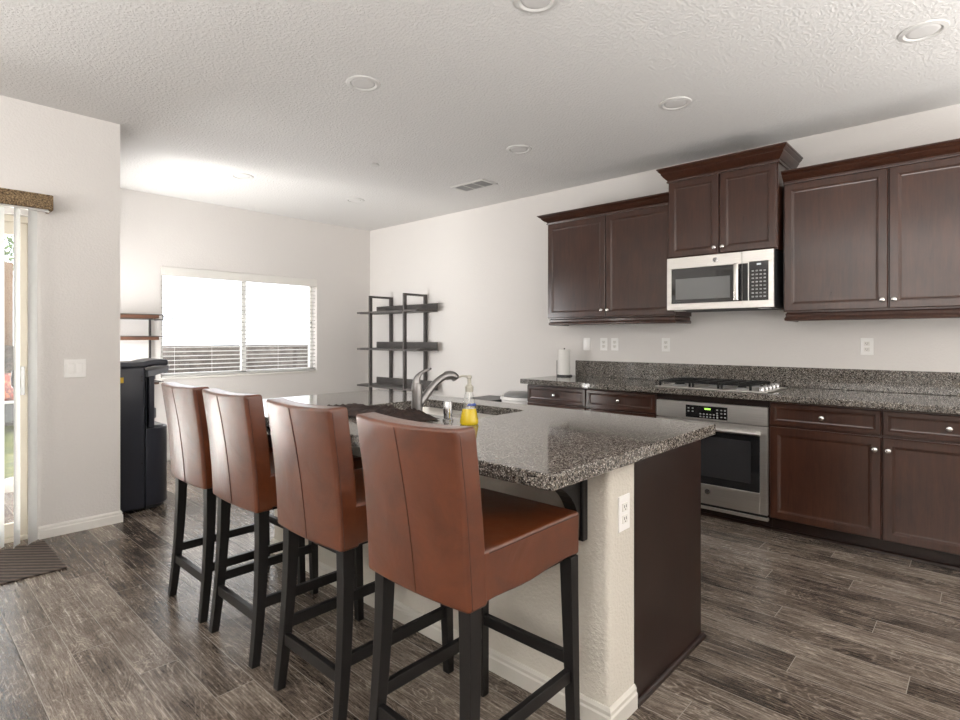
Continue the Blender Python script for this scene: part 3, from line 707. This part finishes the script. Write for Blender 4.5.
M().rbox(1.768, 2.369, .902, .920, .001, .860, .002).build('end_panel', M_panelwood, t, label='dark espresso end panel')
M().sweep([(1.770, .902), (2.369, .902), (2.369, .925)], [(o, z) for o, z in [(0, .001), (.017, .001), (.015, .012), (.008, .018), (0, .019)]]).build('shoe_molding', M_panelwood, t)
for k in range(4):
    a = .925+k*.554; XI = 2.351
    o = M().loops(XI, 1, a+.003, a+.551, .11, .84, DOORP, XI).build('door', M_wood, t)
    M().lathe((XI+.018, a+.05 if k % 2 else a+.50, .76), [(.006, 0), (.0055, .012), (.0155, .021), (.016, .025), (.006, .031)], 'X', 16).build('knob', M_nickel, o, True)
# corbels under the overhang
for cy in (1.015, 2.02, 3.06):
    w = M(); w.rbox(1.568, 1.5975, cy-.034, cy+.034, .600, .8595, .003)
    pts = [(1.569, .859), (1.350, .859), (1.350, .828)] + [(1.352+.205*math.sin(PI/2*i/10)**1.15, .655+.168*math.cos(PI/2*i/10)) for i in range(1, 11)] + [(1.557, .615), (1.569, .615)]
    w.prism(pts, 'Y', cy-.024, cy+.024); w.build('corbel', M_leg, t, label='black bracket under the overhang')
w = M()
# outlet on the end of the island
t = thing('wall_outlet', 'white outlet plate on the cream end of the island', 'outlet', (1.69, .902, .685))
M().rbox(1.653, 1.727, .8965, .9018, .627, .745, .003, 2).build('cover_plate', M_white, t)
for dz in (-.02, .02):
    M().rbox(1.673, 1.707, .894, .8975, .686+dz-.014, .686+dz+.014, .003, 2).build('receptacle', M_trim, t)
    w = M()
    for dx in (-.006, .006): w.box(1.69+dx-.001, 1.69+dx+.001, .8932, .8945, .686+dz-.002, .686+dz+.007)
    w.box(1.688, 1.692, .8932, .8945, .686+dz-.009, .686+dz-.006); w.build('socket_slot', M_dark, t)

# island worktop with a sink cut-out
def slab_hole(x0, x1, y0, y1, hx0, hx1, hy0, hy1, z0, z1, r=.003, rh=.05):
    w = M(); vs = []; n = 6
    def rr(a0, a1, b0, b1, rad, m=6):
        P = []
        for cx, cy, s0 in ((a1-rad, b1-rad, 0), (a0+rad, b1-rad, PI/2), (a0+rad, b0+rad, PI), (a1-rad, b0+rad, 3*PI/2)):
            P += [(cx+rad*math.cos(s0+PI/2*i/m), cy+rad*math.sin(s0+PI/2*i/m)) for i in range(m+1)]
        return P
    O = rr(x0, x1, y0, y1, .004); Oi = rr(x0+r, x1-r, y0+r, y1-r, .002); Hh = rr(hx0, hx1, hy0, hy1, rh); k = len(O)
    rings = [(Hh, z0), (Oi, z0), (O, z0+r), (O, z1-r), (Oi, z1), (Hh, z1)]
    for P, z in rings: vs += [(p[0], p[1], z) for p in P]
    fs = []
    for a in range(6):
        b = (a+1) % 6
        for i in range(k): j = (i+1) % k; fs.append((a*k+i, a*k+j, b*k+j, b*k+i))
    return w.add(vs, fs)
wt = slab_hole(IX0, IX1, IY0, IY1, SKX0, SKX1, SKY0, SKY1, .8605, CZ, .003).build('island_worktop', M_granite)
tag(origin_to(wt, (1.8, 2.0, .865)), 'speckled dark granite worktop on the kitchen island', 'countertop')
# sink
t = thing('kitchen_sink', 'double-bowl stainless undermount sink in the island worktop', 'sink', (2.0, 2.1, .70))
def bowl(y0, y1, zb):
    w = M(); x0, x1 = SKX0+.002, SKX1-.002; R = []
    for ins, z in ((-.014, .8595), (-.001, .8595), (0, .85), (.004, zb+.03), (.012, zb+.010), (.035, zb)):
        P = []; rad = .045
        a0, a1, b0, b1 = x0+ins, x1-ins, y0+ins, y1-ins
        for cx, cy, s0 in ((a1-rad, b1-rad, 0), (a0+rad, b1-rad, PI/2), (a0+rad, b0+rad, PI), (a1-rad, b0+rad, 3*PI/2)):
            P += [(cx+rad*math.cos(s0+PI/2*i/5), cy+rad*math.sin(s0+PI/2*i/5), z) for i in range(6)]
        R.append(P)
    k = len(R[0]); vs = [p for q in R for p in q]; fs = []
    for a in range(len(R)-1):
        for i in range(k): j = (i+1) % k; fs.append((a*k+i, a*k+j, (a+1)*k+j, (a+1)*k+i))
    fs.append(tuple(range((len(R)-1)*k, len(R)*k))); return w.add(vs, fs)
ym = (SKY0+SKY1)/2
for a, b in ((SKY0+.002, ym-.016), (ym+.016, SKY1-.002)):
    bo = bowl(a, b, .715).build('bowl', M_steel, t, 'auto')
    M().lathe(((SKX0+SKX1)/2, (a+b)/2, .7155), [(.045, 0), (.042, .003), (.02, .001), (.004, .001)], 'Z', 20).build('drain', M_chrome, bo, 'auto')

# faucet
FX, FY = 1.715, 1.975
t = thing('kitchen_faucet', 'brushed nickel pull-out faucet with curved spout beside the sink', 'faucet', (FX, FY, CZ))
M().lathe((FX, FY, CZ), [(.031, .0005), (.031, .008), (.026, .014), (.0255, .10), (.026, .135), (.024, .150), (.015, .156)], 'Z', 28).build('body', M_faucet, t, 'auto')
def bez(P, n=16):
    out = []
    for i in range(n+1):
        u = i/n; q = [Vector(p) for p in P]
        while len(q) > 1: q = [q[j]*(1-u)+q[j+1]*u for j in range(len(q)-1)]
        out.append(q[0])
    return out
dxy = Vector((.93, -.20, 0)).normalized()
def fp(d, z): return Vector((FX, FY, CZ+z)) + dxy*d
pts = bez([fp(.0, .035), fp(.05, .09), fp(.10, .185), fp(.19, .205), fp(.215, .165)], 20)
M().tube(pts, [.019-.004*i/20 + (.006 if i > 13 else 0) for i in range(21)], 16).build('spout', M_faucet, t, True)
pts = bez([fp(0, .140), fp(-.012, .185), fp(.02, .205), fp(.075, .218)], 12)
M().tube(pts, [.022, .021, .019, .017, .015, .013, .011, .0095, .008, .0075, .007, .006, .005], 12).build('lever', M_faucet, t, True)

t = thing('soap_bottle', 'clear pump bottle of yellow dish soap on the island by the sink', 'bottle', (1.697, 1.62, CZ))
bc = (1.697, 1.62, CZ+.0005)
M().lathe(bc, [(.036, 0), (.0395, .006), (.0385, .018), (.029, .066)], 'Z', 28).build('liquid', M_soap, t, 'auto', label='yellow liquid soap')
M().lathe((bc[0], bc[1], CZ+.067), [(.0288, 0), (.025, .03), (.020, .054), (.016, .066), (.014, .076)], 'Z', 28).build('bottle_neck', M_clear, t, 'auto')
w = M()
for k in range(9):
    a = -2.6+k*.17; z = CZ+.080; rr = .0278
    w.box(bc[0]+rr*math.cos(a)-.002, bc[0]+rr*math.cos(a)+.002, bc[1]+rr*math.sin(a)-.002, bc[1]+rr*math.sin(a)+.002, z, z+.006+.004*(k % 2))
w.build('printed_label', mat('blue_print', (.04, .08, .35), .5), t)
M().lathe((bc[0], bc[1], CZ+.135), [(.006, 0), (.017, .002), (.018, .022), (.012, .030), (.0085, .034), (.008, .056), (.0125, .060), (.011, .070), (.004, .072)], 'Z', 20).build('pump', mat('beige_pump_plastic', (.40, .38, .32), .4), t, 'auto')
M().tube([(bc[0], bc[1], CZ+.201), (bc[0]-.018, bc[1]+.022, CZ+.203), (bc[0]-.028, bc[1]+.034, CZ+.198)], [.005, .0045, .004], 8).build('nozzle', mat('beige_nozzle_plastic', (.40, .38, .32), .4), t, True)
M().cyl((bc[0], bc[1], CZ+.070), (bc[0], bc[1], CZ+.137), .003, 8).build('dip_tube', M_white, t)

t = thing('air_gap_cap', 'short chrome air gap cylinder on the island beside the soap bottle', 'air gap', (1.705, 1.757, CZ))
M().lathe((1.705, 1.757, CZ+.0005), [(.024, 0), (.024, .006), (.019, .010), (.019, .030)], 'Z', 24).build('base_ring', M_chrome, t, 'auto')
M().lathe((1.705, 1.757, CZ+.0305), [(.0205, 0), (.0205, .050), (.018, .055), (.004, .056)], 'Z', 24).build('cap', M_chrome, t, 'auto')

# crumpled cloth
w = M(); nx, ny = 26, 60; vs = []; fs = []
from mathutils import noise as mn
for i in range(nx+1):
    for j in range(ny+1):
        u, v = i/nx, j/ny
        e = min(1, 6*min(u, 1-u))*min(1, 9*min(v, 1-v))
        x = 1.47+.225*u+.016*mn.noise(Vector((v*5, u*2, 3))); y = 1.80+.66*v+.02*mn.noise(Vector((u*5, v*3, 7)))
        hh = 1-abs(math.sin(v*15+u*9+5*mn.noise(Vector((u*4, v*5, 1))))); h2 = .5+.5*mn.noise(Vector((u*9, v*16, 5)))
        z = CZ+.003+e*(.018+.026*hh*h2+.016*h2)*(1.0-.3*v)
        vs.append((x, y, z))
for i in range(nx):
    for j in range(ny): a = i*(ny+1)+j; fs.append((a, a+1, a+ny+2, a+ny+1))
w.add(vs, fs); o = w.build('kitchen_towel', M_cloth, None, True); md = o.modifiers.new('thick', 'SOLIDIFY'); md.thickness = .003; md.offset = 1
tag(origin_to(o, (1.57, 2.12, CZ)), 'crumpled dark brown cloth lying on the island in front of the faucet', 'cloth')

# ------------------------------------------------------------------ bar stools
def stool_proto():
    # local frame: centre line y=0, rear at x=1.0, front at x=1.51 (shifted to origin below)
    OX = 1.25; t = thing('bar_stool', '', 'bar stool', (OX, 0, 0), 'leather bar stools along the island'); hw = .206
    def bend(p):
        y = p.y/hw; z = (p.z-.592)/.455
        x = p.x - .014*(1-y*y) - .047*z + .008*math.sin(PI*z)
        zz = p.z + (.006*y*y if z > .9 else 0)
        return (x, p.y*(1-.01*math.sin(PI*max(0, min(1, z)))), zz)
    b = M().rbox(.990, 1.064, -hw, hw, .590, 1.045, .011, 4, (2, 14, 16), bend).build('backrest', M_leather, t, True)
    # seams on the backrest
    def on_back(y, z, off=0): return Vector(bend(Vector((.990+off, y, z))))
    M().tube([on_back(-.025+.036*i/20, .60+.435*i/20, -.0006) for i in range(21)], .0016, 6).build('seam', M_stitch, b, True, label='dark stitched centre seam')
    for s in (-1, 1):
        M().tube([Vector(bend(Vector((.9905+.012, s*(hw+.0002), .600+.430*i/16)))) for i in range(17)], .0014, 6).build('seam', M_stitch, b, True, label='dark stitched edge seam')
    def sf(p):
        u = (p.x-1.045)/.44; zz = (p.z-.594)/.14; x, y, z = p
        if zz > .8: z += .006*math.sin(PI*max(0, min(1, u)))*math.cos(p.y/hw*PI/2)
        if zz < .15: z += .004*math.sin(u*9+1) + .008*u
        y *= 1+.008*math.sin(u*7)*(zz-.5)
        return (x, y, z)
    s_ = M().rbox(1.040, 1.488, -hw+.001, hw-.001, .594, .733, .011, 4, (14, 12, 5), sf).build('seat', M_leather, t, True)
    zt = .723; e = .0005
    M().tube([(1.065, -hw+e+.001, zt), (1.30, -hw+e, zt+.001), (1.476, -hw+e+.001, zt), (1.4875, -hw+.012, zt), (1.4885, 0, zt), (1.4875, hw-.012, zt), (1.476, hw-e-.001, zt), (1.30, hw-e, zt+.001), (1.065, hw-e-.001, zt)], .0022, 6).build('piping', M_stitch, s_, True)
    # legs
    def leg(P, h):
        vs = []; fs = []
        for (x, y, z, a) in P: vs += [(x-a, y-a, z), (x+a, y-a, z), (x+a, y+a, z), (x-a, y+a, z)]
        for i in range(len(P)-1):
            for k in range(4): a = i*4+k; b_ = i*4+(k+1) % 4; fs.append((a, b_, b_+4, a+4))
        fs.append((3,2,1,0)); n = (len(P)-1)*4; fs.append((n, n+1, n+2, n+3))
        return M().add(vs, fs)
    for s in (-1, 1):
        P = []
        for i in range(11):
            z = .60*i/10; q = 1-z/.60
            P.append((1.028-.038*q**2.0, s*(.172+.017*q), z, .0215-.0055*q))
        leg(P, 0).build('leg', M_leg, t, bevel=.002)
        P = [(1.458+.018*(1-i/6), s*(.184+.006*(1-i/6)), .60*i/6, .021-.006*(1-i/6)) for i in range(7)]
        leg(P, 0).build('leg', M_leg, t, bevel=.002)
        M().rbox(1.025, 1.460, s*.183-.010, s*.183+.010, .211, .250, .002).build('stretcher', M_leg, t)
    M().rbox(.998, 1.020, -.176, .176, .160, .200, .002).build('stretcher', M_leg, t)
    M().rbox(1.458, 1.480, -.172, .172, .258, .294, .002).build('stretcher', M_leg, t)
    M().rbox(1.04, 1.470, -.175, .175, .582, .60, .002).build('seat_frame', M_leg, t)
    return t
st = stool_proto()
def dup(root):
    r = root.copy(); COL.objects.link(r)
    for ch in list(root.children):
        c = ch.copy(); COL.objects.link(c); c.parent = r
        for g in list(ch.children): d = g.copy(); COL.objects.link(d); d.parent = c
    return r
ST = [(1.140, -.012, 'brown leather bar stool nearest the camera, with its seat fully visible'), (1.708, 0.0, 'brown leather bar stool second from the near end of the island'),
      (2.284, 0.0, 'brown leather bar stool third from the near end of the island'), (2.785, 0.0, 'brown leather bar stool farthest away, nearest the black water dispenser')]
for i, (y, dx, lab) in enumerate(ST):
    o = st if i == 0 else dup(st)
    o.location = (1.25+dx, y, 0); o['label'] = lab

# ------------------------------------------------------------------ dining side: dispenser, shelves, bin
t = thing('water_dispenser', 'tall black water dispenser standing behind the corner of the grey wall', 'water dispenser', (1.33, 4.74, 0)); YA, YC = 4.575, 4.895
M().rbox(1.165, 1.345, YA, YC, .012, 1.060, .02, 3).build('rear_housing', M_disp, t, 'auto')
def bulge(x0, x1, x2, y0, y1, z0, z1, m_, name, lean=0):
    # D-shaped plan: flat at x0, straight to x1, rounded to x2
    ym = (y0+y1)/2; hw = (y1-y0)/2; P = [(x0, y0)]
    for i in range(13):
        a = -PI/2+PI*i/12; P.append((x1+(x2-x1)*math.cos(a), ym+hw*math.sin(a)))
    P.append((x0, y1)); return M().prism(P, 'Z', z0, z1).build(name, m_, t, 'auto', bevel=.006)
bulge(1.346, 1.41, 1.53, YA+.002, YC-.002, .030, .600, M_disp, 'front_door')
bulge(1.346, 1.40, 1.505, YA+.01, YC-.01, .004, .030, M_black, 'base')
M().rbox(1.346, 1.375, YA+.004, YC-.004, .600, .985, .006, 2).build('recess_back', M_disp2, t)
M().rbox(1.346, 1.405, YA+.004, YA+.024, .600, .985, .006, 2).build('recess_side', M_disp, t)
M().rbox(1.346, 1.405, YC-.024, YC-.004, .600, .985, .006, 2).build('recess_side', M_disp, t)
M().rbox(1.376, 1.445, YA+.09, YC-.09, .66, .74, .01, 2).build('drip_box', M_disp2, t)
M().rbox(1.376, 1.48, YA+.05, YC-.05, .600, .615, .004, 1).build('drip_tray', M_disp2, t)
def hood(p):
    u = max(0, (p.x-1.33)/.19); return (p.x, p.y, p.z+.030*u*(2-u)-.02*u*u)
M().rbox(1.166, 1.50, YA-.002, YC+.002, 1.045, 1.092, .018, 3, (8, 4, 1), hood).build('top_hood', M_disp, t, 'auto')
M().prism([(1.36, 1.03), (1.50, 1.045), (1.515, 1.06), (1.49, 1.00), (1.47, 1.01), (1.40, .985), (1.36, .985)], 'Y', YA+.004, YC-.004).build('control_head', M_disp2, t, bevel=.004)
for y in (4.68, 4.79): M().cyl((1.43, y, 1.0), (1.43, y, .955), .012, 12).build('tap', M_disp2, t)
M().box(1.172, 1.203, YA-.0012, YA+.001, .945, .985).build('warning_sticker', M_yellow, t)
w = M()
for z in (.35, .955, .985): w.lathe((1.32, YA+.0005, z), [(.006, 0), (.006, .001), (.003, .001)], 'Y', 10, -1)
w.build('screw_cap', M_dark, t)

# industrial bookcase on the window wall
t = thing('bookcase', 'rustic wood and black metal bookcase behind the black water dispenser', 'bookcase', (1.55, 6.15, 0))
for x, y in ((1.18, 6.02), (1.18, 6.25), (1.875, 6.25)):
    M().box(x-.009, x+.009, y-.009, y+.009, 0, 1.50).build('post', M_blackmetal, t)
for z in (1.500, 1.288, .84, .42, .12):
    M().rbox(1.175, 1.885, 6.01, 6.26, z-.04 if z > 1.2 else z-.025, z-.006, .003).build('shelf', M_shelfwood, t)
    w = M(); zt = z
    w.box(1.165, 1.925, 6.008, 6.016, z-.008, z); w.box(1.165, 1.925, 6.254, 6.262, z-.008, z); w.box(1.915, 1.925, 6.008, 6.262, z-.008, z)
    if z > 1.4: w.box(1.165, 1.925, 6.008, 6.016, z-.055, z-.047); w.box(1.917, 1.925, 6.008, 6.016, z-.055, z); w.box(1.917, 1.925, 6.254, 6.262, z-.055, z); w.box(1.917, 1.925, 6.008, 6.262, z-.055, z-.047)
    w.build('shelf_bracket', M_blackmetal, t)

# etagere on the kitchen wall
t = thing('etagere', 'tall open charcoal shelf unit against the wall in the far corner', 'shelf', (4.44, 5.51, 0))
for y in (5.112, 5.785):
    for x in (4.246, 4.572): M().rbox(x-.021, x+.021, y-.014, y+.014, 0, 1.775, .002).build('post', M_greywood, t)
    M().rbox(4.225, 4.593, y-.014, y+.014, 1.7755, 1.802, .002).build('top_bar', M_greywood, t)
for z in (1.592, 1.126, .658, .19):
    s_ = M().rbox(4.270, 4.548, 4.86, 6.04, z-.014, z+.014, .002).build('shelf', M_greywood, t)
    w = M(); w.box(4.220, 4.2695, 4.86, 5.096, z-.010, z+.010); w.box(4.220, 4.2695, 5.128, 5.769, z-.010, z+.010); w.box(4.220, 4.2695, 5.801, 6.04, z-.010, z+.010); w.build('shelf_edge', M_greywood, s_)
    M().rbox(4.530, 4.549, 4.86, 6.04, z+.0145, z+.092, .002).build('back_rail', M_greywood, s_)

# bin and storage box beyond the end of the base cabinets
t = thing('waste_bin', 'white waste bin with a grey domed lid beside the end of the kitchen counter', 'bin', (4.30, 3.42, 0))
def oval(cx, cy, ax, ay, rings):
    w = M(); k = 32; vs = []; fs = []
    for s, z in rings: vs += [(cx+ax*s*math.cos(2*PI*i/k), cy+ay*s*math.sin(2*PI*i/k), z) for i in range(k)]
    for a in range(len(rings)-1):
        for i in range(k): j = (i+1) % k; fs.append((a*k+i, a*k+j, (a+1)*k+j, (a+1)*k+i))
    fs.append(tuple(range(k))); fs.append(tuple(range((len(rings)-1)*k, len(rings)*k))); return w.add(vs, fs)
oval(4.32, 3.42, .15, .22, [(.80, 0), (.97, .62), (.98, .655)]).build('bucket', M_white, t, 'auto')
oval(4.32, 3.42, .15, .22, [(.99, .655), (1.04, .66), (1.05, .675), (1.0, .69), (.92, .685), (.90, .675)]).build('rim', M_white, t, 'auto')
oval(4.32, 3.42, .15, .22, [(.88, .676), (.84, .71), (.62, .735), (.2, .742)]).build('lid', mat('grey_lid_plastic', (.20, .20, .20), .3), t, True)
t = thing('storage_box', 'dark grey low storage box by the wall beyond the island', 'box', (4.35, 3.86, 0))
M().rbox(4.15, 4.56, 3.70, 4.04, 0, .60, .015, 2).build('body', M_wicker, t)
M().rbox(4.13, 4.58, 3.68, 4.06, .601, .640, .012, 2).build('lid', M_black, t)

# paper towel roll
t = thing('paper_towel', 'white paper towel roll on a black holder at the left end of the kitchen counter', 'paper towel', (4.44, 2.985, CZ))
M().lathe((4.44, 2.985, CZ+.0005), [(.075, 0), (.075, .008), (.070, .012)], 'Z', 28).build('holder_base', M_blackmetal, t)
M().lathe((4.44, 2.985, CZ+.014), [(.018, .0), (.055, .0), (.056, .004), (.056, .236), (.055, .240), (.019, .240)], 'Z', 32).build('paper_roll', M_paper, t, 'auto')
M().cyl((4.44, 2.985, CZ+.20), (4.44, 2.985, CZ+.268), .006, 10).build('holder_rod', M_blackmetal, t)
M().tube([(4.41, 3.05, CZ+.010), (4.41, 3.05, CZ+.15)], .003, 8).build('tension_arm', M_blackmetal, t)

# doormat
tag(origin_to(M().rbox(-.45, .712, 3.735, 4.33, .0005, .010, .004, 1).build('doormat', M_mat), (.1, 4.0, 0)), 'brown ribbed doormat on the floor in front of the slider', 'doormat')
